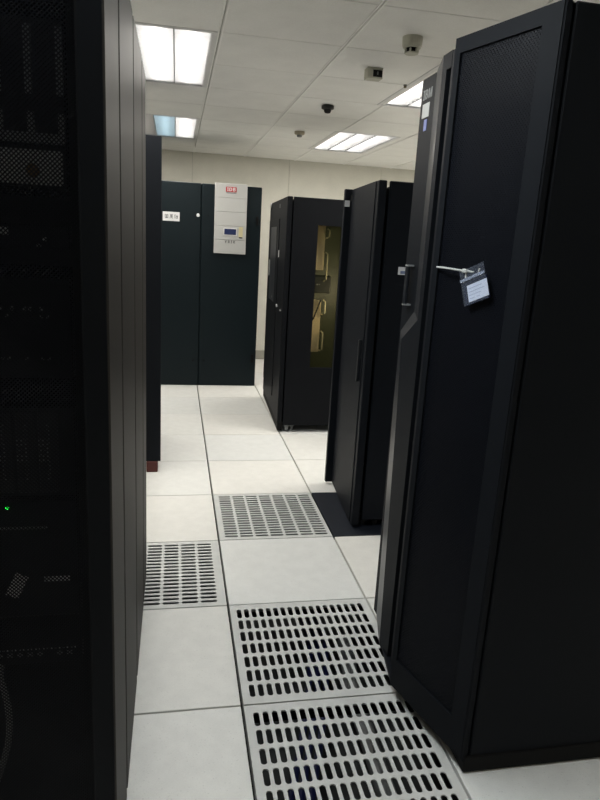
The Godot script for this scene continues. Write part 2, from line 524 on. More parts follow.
# ---------------------------------------------------------------- floor grates and what lies under them
func build_grates() -> void:
	var oblong := slotted(Vector2(0.5906, 0.593), 0.004, Rect2(-0.2745, -0.2712, 0.5472, 0.5425), 18, 7, Vector2(0.0192, 0.062))
	var slit := slotted(Vector2(0.5906, 0.593), 0.004, Rect2(-0.2725, -0.2755, 0.5558, 0.551), 7, 18, Vector2(0.0695, 0.018))
	var slit_short := slotted(Vector2(0.5906, 0.593), 0.004, Rect2(-0.2135, -0.2755, 0.4764, 0.551), 6, 18, Vector2(0.0695, 0.018))
	for g in [
		[0, -1, oblong, "nearest floor grate with rounded oblong holes, cut by the bottom edge of the photo", "floor grates with oblong holes"],
		[0, 0, oblong, "second floor grate with rounded oblong holes, at the foot of the right-hand cabinet door", "floor grates with oblong holes"],
		[-1, 1, slit_short, "slotted floor grate half hidden behind the left-hand cabinet", "floor grates with narrow slots"],
		[0, 2, slit, "farthest slotted floor grate, beside the dark floor panel", "floor grates with narrow slots"]]:
		var t := thing("floor_grate", g[3], "floor grate", Vector3((g[0] + 0.5) * T, 0, -(g[1] + 0.5) * T), g[4])
		put(t, "slotted_plate", g[2], M.grate)
	var d := bx(self, "floor_panel", Vector3(-0.295, -0.034, -0.297), Vector3(0.295, 0.001, 0.297), M.dark_tile, 0.002)  # dark tile; its right part also paints the shade under the rack
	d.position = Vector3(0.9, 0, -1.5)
	tag(d, "dark blue-black floor panel running under the middle black rack, its right part standing in for shade there", "floor panel")
	# under the floor, seen through the holes
	for k in 3:
		var c := mb()
		var dx := 0.035 * k
		tube(c, PackedVector3Array([Vector3(0.06 + dx, -0.437, 1.12), Vector3(0.06 + dx, -0.30, 1.05), Vector3(0.08 + dx, -0.26, 0.95), Vector3(0.15 + dx, -0.25, 0.15), Vector3(0.235 + dx, -0.25, -0.1), Vector3(0.30 + dx, -0.25, -0.30), Vector3(0.38 + dx, -0.26, -0.66), Vector3(0.40 + dx, -0.27, -1.6)]), 0.013, 8)
		tag(part(self, "data_cable", c, M.navy), "dark blue cable glimpsed through the oblong holes of the two nearest floor grates", "cable", "blue cables under the floor")
	var p := mb()
	tube(p, PackedVector3Array([Vector3(0.47, -0.27, 0.3), Vector3(0.49, -0.26, -0.33), Vector3(0.555, -0.25, -0.75), Vector3(0.60, -0.26, -1.2)]), 0.034, 14)
	tube(p, PackedVector3Array([Vector3(0.47, -0.27, 0.3), Vector3(0.47, -0.45, 0.32)]), 0.034, 14)
	tag(part(self, "conduit", p, M.gray), "pale grey conduit glimpsed through holes of the grate by the right cabinet", "conduit")

# ---------------------------------------------------------------- left cabinet and its equipment
func build_left_cabinet() -> void:
	var c := thing("equipment_cabinet", "large black cabinet at the left edge with a mesh door and ribbed grey-brown side", "cabinet", Vector3(-0.345, 0, 0.6))
	var X := -0.345
	var cut := [0.605, 0.316, -0.155, -0.62, -0.89]
	for k in 4:
		bx(c, "side_panel", Vector3(X - 0.02, 0.012, cut[k + 1] + (0.0 if k == 3 else 0.013)), Vector3(X, 2.06, cut[k] - (0.0 if k == 0 else 0.013)), M.side_black, 0.003, Transform3D(Basis(), -c.position))
	var inv := Transform3D(Basis(), -c.position)
	var st := mb()
	box(st, Vector3(-0.95, 0.012, -0.885), Vector3(-0.93, 2.055, 0.56), 0.002, inv)
	box(st, Vector3(-0.93, 2.03, -0.885), Vector3(X - 0.02, 2.05, 0.56), 0.002, inv)
	box(st, Vector3(-0.93, 0.02, -0.885), Vector3(X - 0.02, 0.05, 0.56), 0.002, inv)
	box(st, Vector3(-0.93, 0.05, -0.885), Vector3(X - 0.02, 2.03, -0.865), 0.002, inv)
	box(st, Vector3(X - 0.026, 0.05, -0.86), Vector3(X - 0.0205, 2.03, 0.56), 0.0, inv)
	box(st, Vector3(-0.93, 0.0, -0.86), Vector3(X - 0.03, 0.019, 0.56), 0.001, inv)
	part(c, "body", st, M.dark)
	st = mb()
	for x in [-0.425, -0.915]:
		box(st, Vector3(x, 0.05, 0.43), Vector3(x + 0.018, 2.03, 0.47), 0.001, inv)
	part(c, "mounting_rail", st, M.black)
	var d := mb()
	frame(d, "z", Vector4(-0.95, -0.905, -0.392, X - 0.0005), Vector4(0.03, 0.09, 2.0, 2.058), 0.572, 0.606, 0.004, inv)
	var door := part(c, "door_frame", d, M.black)
	var s := mb()
	screen(s, -0.905, -0.392, 0.09, 2.0, Vector3(0, 0, 0.592) - c.position, Vector3.RIGHT, Vector3.BACK, 0.0054, 0.0022)
	part(door, "mesh_screen", s, M.screen)

	# equipment on the rails, fronts at z = 0.47
	var L := -0.895
	var R := -0.43
	var e := thing("disk_enclosure", "dark disk enclosure at the top of the left cabinet, seen through mesh", "server", Vector3(-0.66, 1.65, 0.46))
	inv = Transform3D(Basis(), -e.position)
	bx(e, "chassis", Vector3(L, 1.645, 0.0), Vector3(R, 1.86, 0.462), M.dark, 0.003, inv)
	for k in 8:
		bx(e, "drive_carrier", Vector3(-0.445 - k * 0.054 - 0.0, 1.73, 0.462), Vector3(-0.432 - k * 0.054, 1.845, 0.469), M.gray, 0.001, inv)
	for k in 8:
		bx(e, "drive_carrier", Vector3(-0.443 - k * 0.054, 1.652, 0.462), Vector3(-0.431 - k * 0.054, 1.70, 0.469), M.gray, 0.001, inv)
	bx(e, "lower_bezel", Vector3(L + 0.004, 1.646, 0.462), Vector3(R - 0.002, 1.664, 0.468), M.gray, 0.001, inv)

	e = thing("tape_drive", "light grey perforated device with an amber button, behind the left mesh door", "server", Vector3(-0.66, 1.57, 0.46))
	inv = Transform3D(Basis(), -e.position)
	bx(e, "chassis", Vector3(L, 1.568, 0.05), Vector3(R, 1.642, 0.462), M.dark, 0.003, inv)
	bx(e, "bezel", Vector3(L + 0.003, 1.572, 0.462), Vector3(-0.437, 1.634, 0.470), M.lightgray, 0.002, inv)
	st = mb()
	lathe(st, solid(0.012, 0, 0.006), 14, inv * Transform3D(Basis(Vector3.RIGHT, PI / 2), Vector3(-0.49, 1.597, 0.470)))
	part(e, "amber_button", st, M.amber)

	e = thing("network_switch", "dark flat switch with one white tag, behind the left mesh door", "switch", Vector3(-0.66, 1.46, 0.46))
	inv = Transform3D(Basis(), -e.position)
	bx(e, "chassis", Vector3(L, 1.455, 0.1), Vector3(R, 1.50, 0.465), M.black, 0.003, inv)
	bx(e, "white_tag", Vector3(-0.575, 1.478, 0.465), Vector3(-0.54, 1.493, 0.467), M.lightgray, 0.0005, inv)
	bx(e, "port", Vector3(-0.48, 1.470, 0.465), Vector3(-0.472, 1.477, 0.4665), M.lightgray, 0.0005, inv)
	bx(e, "port", Vector3(-0.49, 1.459, 0.465), Vector3(-0.482, 1.464, 0.4665), M.gray, 0.0005, inv)

	e = thing("rack_server", "dark rack server with two rows of small white markings, behind the left mesh door", "server", Vector3(-0.66, 1.22, 0.46))
	inv = Transform3D(Basis(), -e.position)
	bx(e, "chassis", Vector3(L, 1.20, 0.0), Vector3(R, 1.40, 0.465), M.black, 0.003, inv)
	rng.seed = 77
	for row in [[1.335, 0.008], [1.322, 0.006], [1.238, 0.005]]:
		for k in 9:
			if rng.randf() < 0.6:
				var x: float = -0.575 + k * 0.0105 + (0.012 if k > 3 else 0.0)
				bx(e, "marking", Vector3(x, row[0], 0.465), Vector3(x + 0.006, row[0] + row[1], 0.4665), M.gray, 0.0003, inv)

	e = thing("blade_chassis", "black blade chassis with upright dotted vents, mid-height behind the left mesh door", "server", Vector3(-0.66, 0.95, 0.46))
	inv = Transform3D(Basis(), -e.position)
	bx(e, "chassis", Vector3(L, 0.945, 0.0), Vector3(R, 1.14, 0.462), M.black, 0.003, inv)
	for k in 9:
		var x := -0.484 - k * 0.043
		var b := bx(e, "blade", Vector3(x - 0.019, 0.955, 0.462), Vector3(x + 0.019, 1.13, 0.468), M.black_gloss, 0.002, inv)
		st = mb()
		for i in 13:
			box(st, Vector3(x - 0.003, 0.985 + i * 0.0095, 0.468), Vector3(x + 0.003, 0.989 + i * 0.0095, 0.4692), 0.0, inv)
		for i in 5:
			for j in 2:
				box(st, Vector3(x - 0.018 + j * 0.007, 1.024 + i * 0.011, 0.468), Vector3(x - 0.013 + j * 0.007, 1.029 + i * 0.011, 0.4692), 0.0, inv)
		part(b, "vent_dots", st, M.gray)

	e = thing("storage_server", "black server with a green light and white label strips, low in the left cabinet", "server", Vector3(-0.66, 0.66, 0.46))
	inv = Transform3D(Basis(), -e.position)
	bx(e, "chassis", Vector3(L, 0.66, 0.0), Vector3(R, 0.935, 0.463), M.black, 0.003, inv)
	bx(e, "front_ridge", Vector3(L, 0.872, 0.463), Vector3(R - 0.06, 0.877, 0.469), M.gray, 0.001, inv)
	bx(e, "power_light", Vector3(-0.5735, 0.9175, 0.463), Vector3(-0.5675, 0.9225, 0.4665), M.green_led, 0.0005, inv)
	bx(e, "label_strip", Vector3(-0.503, 0.745, 0.463), Vector3(-0.45, 0.758, 0.4655), M.white, 0.0005, inv)
	bx(e, "tilted_label", Vector3(-0.014, -0.028, 0), Vector3(0.014, 0.028, 0.002), M.white, 0.0005, inv * Transform3D(Basis(Vector3.BACK, -0.45), Vector3(-0.56, 0.738, 0.463)))

	e = thing("patch_bay", "thin patch panel with a dotted row of pale ports, low behind the left mesh door", "patch panel", Vector3(-0.66, 0.545, 0.46))
	inv = Transform3D(Basis(), -e.position)
	bx(e, "chassis", Vector3(L, 0.54, 0.3), Vector3(R, 0.59, 0.463), M.black, 0.003, inv)
	st = mb()
	for k in 60:
		box(st, Vector3(-0.446 - k * 0.0055, 0.5765, 0.463), Vector3(-0.443 - k * 0.0055, 0.5795, 0.4648), 0.0, inv)
	part(e, "dotted_strip", st, M.lightgray)
	for k in 14:
		if k != 2:
			bx(e, "port", Vector3(-0.462 - k * 0.021, 0.562, 0.463), Vector3(-0.450 - k * 0.021, 0.570, 0.4655), M.gray, 0.0005, inv)
	for r in [[-0.625, 0.01, 0.463, M.cable_gray, "pale grey cable hanging lowest left behind the left mesh door"], [-0.655, -0.03, 0.44, M.cable_red, "red cable among grey ones low behind the left mesh door"]]:
		st = mb()
		var pts := PackedVector3Array()
		for i in 15:
			var f := float(i) / 14
			pts.append(Vector3(r[0] + 0.03 * sin(f * 5.0 + r[1] * 40.0) + r[1], 0.52 - f * 0.45, 0.475 + 0.02 * sin(f * 4.0)))
		tube(st, pts, 0.007, 8)
		tube(st, PackedVector3Array([pts[0], Vector3(pts[0].x, 0.55, 0.45)]), 0.007, 8)
		tag(part(self, "patch_cable", st, r[3]), r[4], "cable")

# ---------------------------------------------------------------- far left rack
func build_far_left_rack() -> void:
	var c := thing("server_rack", "narrow slice of a black rack behind the left cabinet, on a dark red-brown foot", "rack", Vector3(-0.312, 0, -2.2))
	var inv := Transform3D(Basis(), -c.position)
	bx(c, "front_door", Vector3(-0.91, 0.072, -2.235), Vector3(-0.312, 2.035, -2.2), M.black, 0.0025, inv)
	bx(c, "body", Vector3(-0.91, 0.072, -3.0), Vector3(-0.345, 2.03, -2.239), M.black, 0.003, inv)
	for x in [-0.40, -0.89]:
		bx(c, "foot", Vector3(x, 0.0, -2.27), Vector3(x + 0.07, 0.071, -2.19), M.wood, 0.004, inv)
		bx(c, "foot", Vector3(x, 0.0, -2.97), Vector3(x + 0.07, 0.071, -2.89), M.wood, 0.004, inv)

# ---------------------------------------------------------------- air conditioner
func build_air_conditioner() -> void:
	var c := thing("air_conditioner", "wide dark teal floor-standing air conditioner at the end of the aisle", "air conditioner", Vector3(0, 0, -4.70))
	var inv := Transform3D(Basis(), Vector3(0, 0, 4.72))
	bx(c, "body", Vector3(-1.2, 0.02, -5.55), Vector3(0.582, 1.972, -4.752), M.ac, 0.004, inv)
	bx(c, "plinth", Vector3(-1.19, 0.0, -5.5), Vector3(0.575, 0.02, -4.74), M.dark, 0.0, inv)
	for r in [[-1.2, -0.60], [-0.596, 0.007], [0.013, 0.592]]:
		bx(c, "door", Vector3(r[0], 0.003, -4.748), Vector3(r[1], 1.978, -4.72), M.ac, 0.005, inv)
	var p := bx(c, "control_panel", Vector3(0.137, 1.335, -4.72), Vector3(0.447, 1.992, -4.70), M.panel, 0.003, inv)
	for k in 5:
		bx(p, "panel_segment", Vector3(0.138, 1.337 + k * 0.131, -4.70), Vector3(0.446, 1.337 + k * 0.131 + 0.129, -4.689), M.panel, 0.002, inv)
	var z := -4.689
	bx(p, "logo_plate", Vector3(0.240, 1.914, z), Vector3(0.341, 1.960, z + 0.004), M.red, 0.001, inv)
	text(p, "logo_lettering", "IDB", 0.045, M.white, inv * Transform3D(Basis(), Vector3(0.2905, 1.937, z + 0.0045)), true, 1.1)
	bx(p, "caption_strip", Vector3(0.243, 1.901, z), Vector3(0.339, 1.909, z + 0.001), M.gray, 0.0, inv)
	bx(p, "display_bezel", Vector3(0.226, 1.509, z), Vector3(0.356, 1.580, z + 0.004), M.white, 0.001, inv)
	bx(p, "display", Vector3(0.234, 1.517, z + 0.004), Vector3(0.348, 1.572, z + 0.0055), M.lcd, 0.0, inv)
	bx(p, "keypad", Vector3(0.374, 1.50, z), Vector3(0.414, 1.595, z + 0.003), M.cream, 0.001, inv)
	bx(p, "key", Vector3(0.377, 1.488, z), Vector3(0.411, 1.499, z + 0.004), M.print, 0.001, inv)
	text(p, "panel_lettering", "Y R I K", 0.036, M.print, inv * Transform3D(Basis(), Vector3(0.292, 1.449, z + 0.0005)), true, 0.95)
	var s := bx(c, "sign_plate", Vector3(-0.352, 1.614, -4.72), Vector3(-0.194, 1.698, -4.718), M.white, 0.0005, inv)
	# three characters: strokes as (x, y, width, height) on a grid of ten
	var glyphs := [
		[[1, 8, 8, 1], [1, 1, 1, 7], [8, 1, 1, 7], [3, 6, 4, 1], [3, 4, 4, 1], [3, 2, 4, 1], [4.5, 2, 1, 5], [1, 1, 8, 1]],
		[[1, 8.5, 8, 1], [2, 6.5, 6, 1], [2, 4.5, 6, 1], [2, 4.5, 1, 3], [7, 4.5, 1, 3], [4.5, 1, 1, 8], [1, 2.8, 8, 1], [1, 0.5, 1.5, 1.5], [7.5, 0.5, 1.5, 1.5]],
		[[1, 1, 1.2, 8], [1, 8, 3, 1], [4.5, 6, 4.5, 1.2], [4, 4, 5, 1.2], [4, 1, 1.2, 4], [7.8, 1, 1.2, 6], [4, 1, 5, 1]]]
	for g in 3:
		var st := mb()
		for r in glyphs[g]:
			var x0: float = -0.335 + g * 0.045
			box(st, Vector3(x0 + r[0] * 0.0038, 1.635 + r[1] * 0.0043, -4.718), Vector3(x0 + (r[0] + r[2]) * 0.0038, 1.635 + (r[1] + r[3]) * 0.0043, -4.7174), 0.0, inv)
		part(s, "character", st, M.print)
	for r in [[-0.019, 1.682, 0.017, M.white], [0.075, 1.685, 0.007, M.dark], [-0.048, 1.688, 0.006, M.dark], [-0.045, 0.26, 0.011, M.dark], [0.06, 0.26, 0.011, M.dark]]:
		var st := mb()
		lathe(st, solid(r[2], 0, 0.008), 14, inv * Transform3D(Basis(Vector3.RIGHT, PI / 2), Vector3(r[0], r[1], -4.72)))
		part(c, "lock", st, r[3])
	for y in [1.62, 0.25]:
		bx(c, "hinge", Vector3(0.545, y, -4.72), Vector3(0.566, y + 0.085, -4.708), M.dark, 0.003, inv)

# ---------------------------------------------------------------- cabinet with the tinted window
func build_window_cabinet() -> void:
	var c := thing("tape_library", "black cabinet on castors with a tall tinted window, next to the air conditioner", "cabinet", Vector3(0.62, 0, -3.05))
	var inv := Transform3D(Basis(), -c.position)
	# door leaf along the aisle, from (0.577, -3.06) to (0.622, -4.25)
	var a := Vector3(0.577, 0, -3.06)
	var b := Vector3(0.620, 0, -4.26)
	var len := a.distance_to(b)
	var du := (b - a).normalized()          # local z of the leaf runs away from the camera
	var xf := inv * Transform3D(Basis(Vector3(-du.z, 0, du.x), Vector3.UP, du), a)     # local x points to the right, into the cabinet
	bx(c, "door", Vector3(0, 0.075, 0), Vector3(0.040, 1.812, len), M.matte_black, 0.005, xf)
	bx(c, "door_skirt", Vector3(0.004, 0.012, 0.01), Vector3(0.040, 0.073, len - 0.01), M.dark, 0.003, xf)
	bx(c, "door_panel", Vector3(-0.006, 0.20, 0.42), Vector3(0.001, 1.66, 1.16), M.matte_black, 0.004, xf)
	bx(c, "dark_window", Vector3(-0.008, 0.98, 0.56), Vector3(-0.004, 1.60, 0.98), M.black_gloss, 0.003, xf)
	bx(c, "label", Vector3(-0.002, 1.36, 0.385), Vector3(0.001, 1.415, 0.425), M.white, 0.0005, xf)
	bx(c, "small_label", Vector3(-0.002, 1.745, 0.44), Vector3(0.001, 1.775, 0.47), M.gray, 0.0005, xf)
	bx(c, "handle", Vector3(-0.014, 1.18, 0.99), Vector3(-0.004, 1.32, 1.005), M.steel, 0.004, xf)
	for r in [[1.79, 1.10, 0.022, M.steel], [1.015, 0.72, 0.012, M.steel], [0.975, 0.35, 0.012, M.white], [0.965, 0.1, 0.008, M.steel]]:
		var st := mb()
		lathe(st, solid(r[2], 0, 0.010), 12, xf * Transform3D(Basis(Vector3.BACK, PI / 2), Vector3(0, r[0], r[1])))
		part(c, "screw", st, r[3])
	# carcass of plates round an open bay
	var x0 := 0.6235
	var x1 := 1.39
	var fr := mb()
	frame(fr, "z", Vector4(x0, 0.815, 1.0, x1), Vector4(0.062, 0.535, 1.617, 1.81), -3.072, -3.05, 0.0, inv)
	part(c, "front_panel", fr, M.matte_black)
	bx(c, "window_pane", Vector3(0.812, 0.53, -3.069), Vector3(1.003, 1.62, -3.065), M.tinted, 0.0, inv)
	var st := mb()
	box(st, Vector3(x0 + 0.012, 0.06, -4.25), Vector3(x0 + 0.022, 1.797, -3.074), 0.0, inv)
	box(st, Vector3(x1 - 0.02, 0.06, -4.25), Vector3(x1, 1.80, -3.074), 0.002, inv)
	box(st, Vector3(x0 + 0.022, 0.06, -4.25), Vector3(x1 - 0.02, 1.80, -4.23), 0.0, inv)
	box(st, Vector3(x0 + 0.022, 1.777, -4.23), Vector3(x1 - 0.02, 1.797, -3.074), 0.0, inv)
	box(st, Vector3(x0 + 0.022, 0.06, -4.23), Vector3(x1 - 0.02, 0.08, -3.074), 0.0, inv)
	part(c, "carcass", st, M.matte_black)
	bx(c, "back_board", Vector3(0.70, 0.10, -3.62), Vector3(1.36, 1.74, -3.60), M.olive, 0.0, inv)
	for r in [[1.283, 1.74], [0.626, 1.047]]:
		bx(c, "cartridge_panel", Vector3(0.70, r[0], -3.27), Vector3(0.920, r[1], -3.25), M.beige, 0.002, inv)
	bx(c, "robot_head", Vector3(0.78, 1.10, -3.36), Vector3(0.99, 1.24, -3.25), M.rubber, 0.01, inv)
	st = mb()
	box(st, Vector3(0.872, 1.165, -3.25), Vector3(0.884, 1.175, -3.245), 0.001, inv)
	box(st, Vector3(0.892, 1.165, -3.25), Vector3(0.90, 1.172, -3.245), 0.001, inv)
	part(c, "contacts", st, M.steel)
	for r in [[1.53, 1.60, 0.946], [1.20, 1.42, 0.941], [0.93, 1.05, 0.946], [0.64, 0.80, 0.941]]:
		var h := mb()
		tube(h, PackedVector3Array([Vector3(r[2] - 0.012, r[1], -3.24), Vector3(r[2], r[1] - 0.012, -3.225), Vector3(r[2], r[0] + 0.012, -3.225), Vector3(r[2] - 0.012, r[0], -3.24), Vector3(r[2] - 0.015, r[0], -3.262)]), 0.0065, 8)
		put(c, "gripper_rod", h.commit(), M.cream, inv)
	st = mb()
	tube(st, PackedVector3Array([Vector3(0.912, 1.05, -3.235), Vector3(0.86, 0.90, -3.235), Vector3(0.80, 0.78, -3.24), Vector3(0.75, 0.70, -3.26)]), 0.006, 8)
	put(c, "internal_cable", st.commit(), M.cable_black, inv)
	bx(c, "added_lamp_strip", Vector3(1.16, 0.70, -3.09), Vector3(1.18, 1.45, -3.078), glow(Color(1.0, 0.93, 0.75), 1.0), 0.001, inv)  # unseen glowing strip, added to go with the fill light below
	var l := OmniLight3D.new()  # added light, hidden behind the front panel to brighten the bay
	l.name = "added_lamp_light"
	l.light_color = Color(1.0, 0.93, 0.75)
	l.light_energy = 0.12
	l.light_size = 0.05
	l.omni_range = 20.0
	l.omni_attenuation = 2.0
	l.shadow_enabled = true
	c.add_child(l, true)
	l.position = inv * Vector3(1.17, 1.08, -3.105)
	for r in [[0.66, -3.11], [0.71, -3.14], [1.34, -3.12], [0.68, -4.18], [1.34, -4.18]]:
		st = mb()
		lathe(st, solid(0.024, -0.012, 0.012, 0.004), 14, inv * Transform3D(Basis(Vector3.BACK, PI / 2), Vector3(r[0], 0.0245, r[1])))
		box(st, Vector3(r[0] - 0.018, 0.03, r[1] - 0.018), Vector3(r[0] + 0.018, 0.062, r[1] + 0.018), 0.003, inv)
		part(c, "castor", st, M.gray)

# ---------------------------------------------------------------- middle rack
func build_middle_rack() -> void:
	var c := thing("server_rack", "mid-aisle black rack standing partly on the dark floor panel, door slightly ajar", "rack", Vector3(0.75, 0, -1.29))
	var inv := Transform3D(Basis(), -c.position)
	var a := Vector3(0.719, 0, -1.285)
	var b := Vector3(0.766, 0, -1.925)
	var len := a.distance_to(b)
	var du := (b - a).normalized()
	var xf := inv * Transform3D(Basis(Vector3(-du.z, 0, du.x), Vector3.UP, du), a)
	var d := bx(c, "door", Vector3(0, 0.018, 0), Vector3(0.040, 1.80, len), M.black, 0.004, xf)
	bx(d, "door_facing", Vector3(-0.005, 0.02, 0.05), Vector3(0.001, 1.798, len), M.black, 0.003, xf)
	bx(d, "door_handle", Vector3(-0.022, 0.80, 0.075), Vector3(-0.004, 1.02, 0.092), M.black_gloss, 0.003, xf)
	var f := bx(c, "end_flange", Vector3(0.722, 0.015, -1.965), Vector3(0.775, 1.80, -1.935), M.black, 0.003, inv)
	bx(f, "sticker", Vector3(0.723, 1.703, -1.935), Vector3(0.752, 1.737, -1.9335), M.white, 0.0, inv)
	bx(f, "hinge", Vector3(0.756, 1.735, -1.935), Vector3(0.773, 1.77, -1.915), M.rubber, 0.002, inv)
	bx(c, "body", Vector3(0.790, 0.055, -1.96), Vector3(1.75, 1.772, -1.312), M.dark, 0.003, inv)
	bx(c, "top_rail", Vector3(0.80, 1.772, -1.96), Vector3(1.75, 1.779, -1.312), M.dark, 0.0, inv)
	var s := bx(c, "side_panel", Vector3(0.777, 0.045, -1.31), Vector3(1.75, 1.80, -1.29), M.black, 0.004, inv)
	bx(s, "sticker", Vector3(0.854, 1.362, -1.29), Vector3(0.900, 1.400, -1.2885), M.white, 0.0, inv)
	bx(s, "sticker_print", Vector3(0.866, 1.367, -1.2885), Vector3(0.896, 1.381, -1.2882), M.print_blue, 0.0, inv)
	bx(c, "plinth", Vector3(0.775, 0.002, -1.93), Vector3(1.70, 0.054, -1.36), M.dark, 0.003, inv)
	for x in [0.80, 0.86, 1.68]:
		var st := mb()
		lathe(st, solid(0.021, -0.012, 0.012, 0.004), 14, inv * Transform3D(Basis(Vector3.BACK, PI / 2), Vector3(x, 0.0225, -1.335)))
		part(c, "castor", st, M.rubber)

# ---------------------------------------------------------------- right-hand cabinet
func build_right_cabinet() -> void:
	var c := thing("mainframe_cabinet", "tall black cabinet filling the right edge, with a wedge-shaped mesh door", "cabinet", Vector3(0.63, 0, 0.355))
	var inv := Transform3D(Basis(), -c.position)
	var top := 2.045
	bx(c, "body", Vector3(0.64, 0.06, -0.43), Vector3(1.95, 2.035, 0.33), M.black, 0.003, inv)
	bx(c, "side_panel", Vector3(0.634, 0.040, 0.335), Vector3(1.95, top, 0.356), M.black, 0.004, inv)
	bx(c, "far_side_panel", Vector3(0.634, 0.040, -0.445), Vector3(1.95, top, -0.432), M.black, 0.004, inv)
	bx(c, "corner_post", Vector3(0.6085, 0.035, 0.318), Vector3(0.6275, top, 0.356), M.black, 0.003, inv)
	bx(c, "plinth", Vector3(0.615, 0.002, -0.41), Vector3(1.93, 0.058, 0.362), M.dark, 0.004, inv)
	# near leaf: from its free edge (0.504, 0.008) to the post (0.607, 0.355)
	var a := Vector3(0.504, 0, 0.008)
	var b := Vector3(0.606, 0, 0.353)
	var len := a.distance_to(b)
	var du := (b - a).normalized()
	var dn := Vector3(du.z, 0, -du.x)      # points into the cabinet
	var xf := inv * Transform3D(Basis(dn, Vector3.UP, du), a)
	var st := mb()
	frame(st, "x", Vector4(0, 0.022, 0.302, len), Vector4(0.045, 0.15, 2.006, top), 0.0, 0.03, 0.0, xf)
	var leaf := part(c, "door_leaf", st, M.black)
	var sc := mb()
	screen(sc, 0.022, 0.302, 0.15, 2.006, inv * (a + dn * 0.006), du, -dn, 0.0072, 0.0042)
	part(leaf, "mesh_screen", sc, M.screen)
	# far leaf: flat panel with a step in its edge and a bright bevel down to the handle strip
	var top_d := -0.150
	var low_d := -0.258
	var ym := 1.272
	var yl := 1.19
	var outline := PackedVector2Array([Vector2(-0.118, top), Vector2(top_d, top), Vector2(top_d, ym), Vector2(low_d - 0.024, yl), Vector2(low_d, 0.92), Vector2(low_d + 0.048, 0.045), Vector2(-0.118, 0.045)])
	var pl := mb()
	prism(pl, outline, inv * Vector3(0.535, 0, 0), Vector3.BACK, Vector3.UP, Vector3(0.02, 0, 0))
	box(pl, Vector3(0.535, 0.045, -0.085), Vector3(0.555, top, 0.012), 0.003, inv)
	box(pl, Vector3(0.535, 2.0, -0.118), Vector3(0.555, top, -0.085), 0.0, inv)
	var far := part(c, "door_leaf", pl, M.black)
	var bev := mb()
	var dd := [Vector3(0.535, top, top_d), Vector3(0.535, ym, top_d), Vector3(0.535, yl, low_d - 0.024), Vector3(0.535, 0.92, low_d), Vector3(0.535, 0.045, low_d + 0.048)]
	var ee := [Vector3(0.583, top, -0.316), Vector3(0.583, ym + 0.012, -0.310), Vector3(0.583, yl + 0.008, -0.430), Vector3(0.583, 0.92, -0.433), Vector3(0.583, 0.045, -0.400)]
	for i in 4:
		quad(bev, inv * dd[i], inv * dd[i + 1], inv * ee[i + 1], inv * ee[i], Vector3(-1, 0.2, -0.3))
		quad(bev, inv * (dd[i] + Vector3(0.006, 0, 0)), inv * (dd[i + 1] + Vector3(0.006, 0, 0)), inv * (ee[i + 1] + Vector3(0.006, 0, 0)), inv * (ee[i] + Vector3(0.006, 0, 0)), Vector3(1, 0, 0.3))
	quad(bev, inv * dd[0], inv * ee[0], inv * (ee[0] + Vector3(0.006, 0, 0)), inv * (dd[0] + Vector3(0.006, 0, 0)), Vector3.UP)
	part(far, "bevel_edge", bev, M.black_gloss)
	var plan := PackedVector2Array([Vector2(0.506, 0.010), Vector2(0.606, 0.350), Vector2(0.642, 0.330), Vector2(0.642, -0.432), Vector2(0.586, -0.432), Vector2(0.586, -0.32), Vector2(0.540, -0.15), Vector2(0.540, 0.012)])
	for y in [0.046, top - 0.013]:
		var cp := mb()
		var plan2 := plan
		if y < 1.0:
			plan2 = PackedVector2Array([Vector2(0.506, 0.010), Vector2(0.606, 0.350), Vector2(0.642, 0.330), Vector2(0.642, -0.432), Vector2(0.590, -0.40), Vector2(0.540, -0.21)])
		prism(cp, plan2, inv * Vector3(0, y, 0), Vector3.RIGHT, Vector3.BACK, Vector3(0, 0.012, 0))
		part(c, "door_cap", cp, M.black)
	var strip := bx(c, "handle_strip", Vector3(0.583, 0.045, -0.440), Vector3(0.625, top, -0.300), M.black, 0.003, inv)
	var face := Basis(Vector3.UP, -PI / 2)
	text(strip, "lettering", "IBM", 0.042, M.gray, inv * Transform3D(face, Vector3(0.5825, 1.990, -0.378)), true, 1.0)
	bx(strip, "white_sticker", Vector3(0.5815, 1.918, -0.414), Vector3(0.583, 1.962, -0.354), M.lightgray, 0.0, inv)
	bx(strip, "blue_sticker", Vector3(0.5815, 1.876, -0.389), Vector3(0.583, 1.911, -0.364), M.blue, 0.0, inv)
	st = mb()
	box(st, Vector3(0.560, 1.30, -0.378), Vector3(0.570, 1.435, -0.352), 0.003, inv)
	part(strip, "pull_handle", st, M.black_gloss)
	for y in [1.298, 1.432]:
		bx(strip, "handle_mount", Vector3(0.560, y, -0.380), Vector3(0.583, y + 0.006, -0.350), M.gray, 0.001, inv)

	# identity card hanging on the mesh
	var t := thing("name_tag", "white paper tag in a clear plastic sleeve tied to the right cabinet door", "tag", a + du * 0.19 + Vector3(0, 1.40, 0))
	var o := Transform3D(Basis(du, Vector3.UP, -dn), a) # x along the leaf, z towards the aisle
	o = Transform3D(Basis(), -t.position) * o
	var tilt := Basis(Vector3.BACK, 0.37)
	var card := o * Transform3D(tilt, Vector3(0.194, 1.409, 0.010))
	bx(t, "sleeve", Vector3(-0.046, -0.046, 0.004), Vector3(0.048, 0.050, 0.0046), M.clear, 0.0008, card)
	bx(t, "card_back", Vector3(-0.045, -0.045, -0.0045), Vector3(0.047, 0.017, -0.0012), mat(Color(0.05, 0.07, 0.15), 0.4, 0.0, 0.2), 0.0008, card)
	bx(t, "sleeve_seam", Vector3(-0.046, 0.019, 0.0055), Vector3(0.048, 0.027, 0.007), M.seam, 0.0008, card)
	var paper := bx(t, "paper", Vector3(-0.030, -0.038, -0.001), Vector3(0.046, 0.007, 0.0), M.paper, 0.0, card)
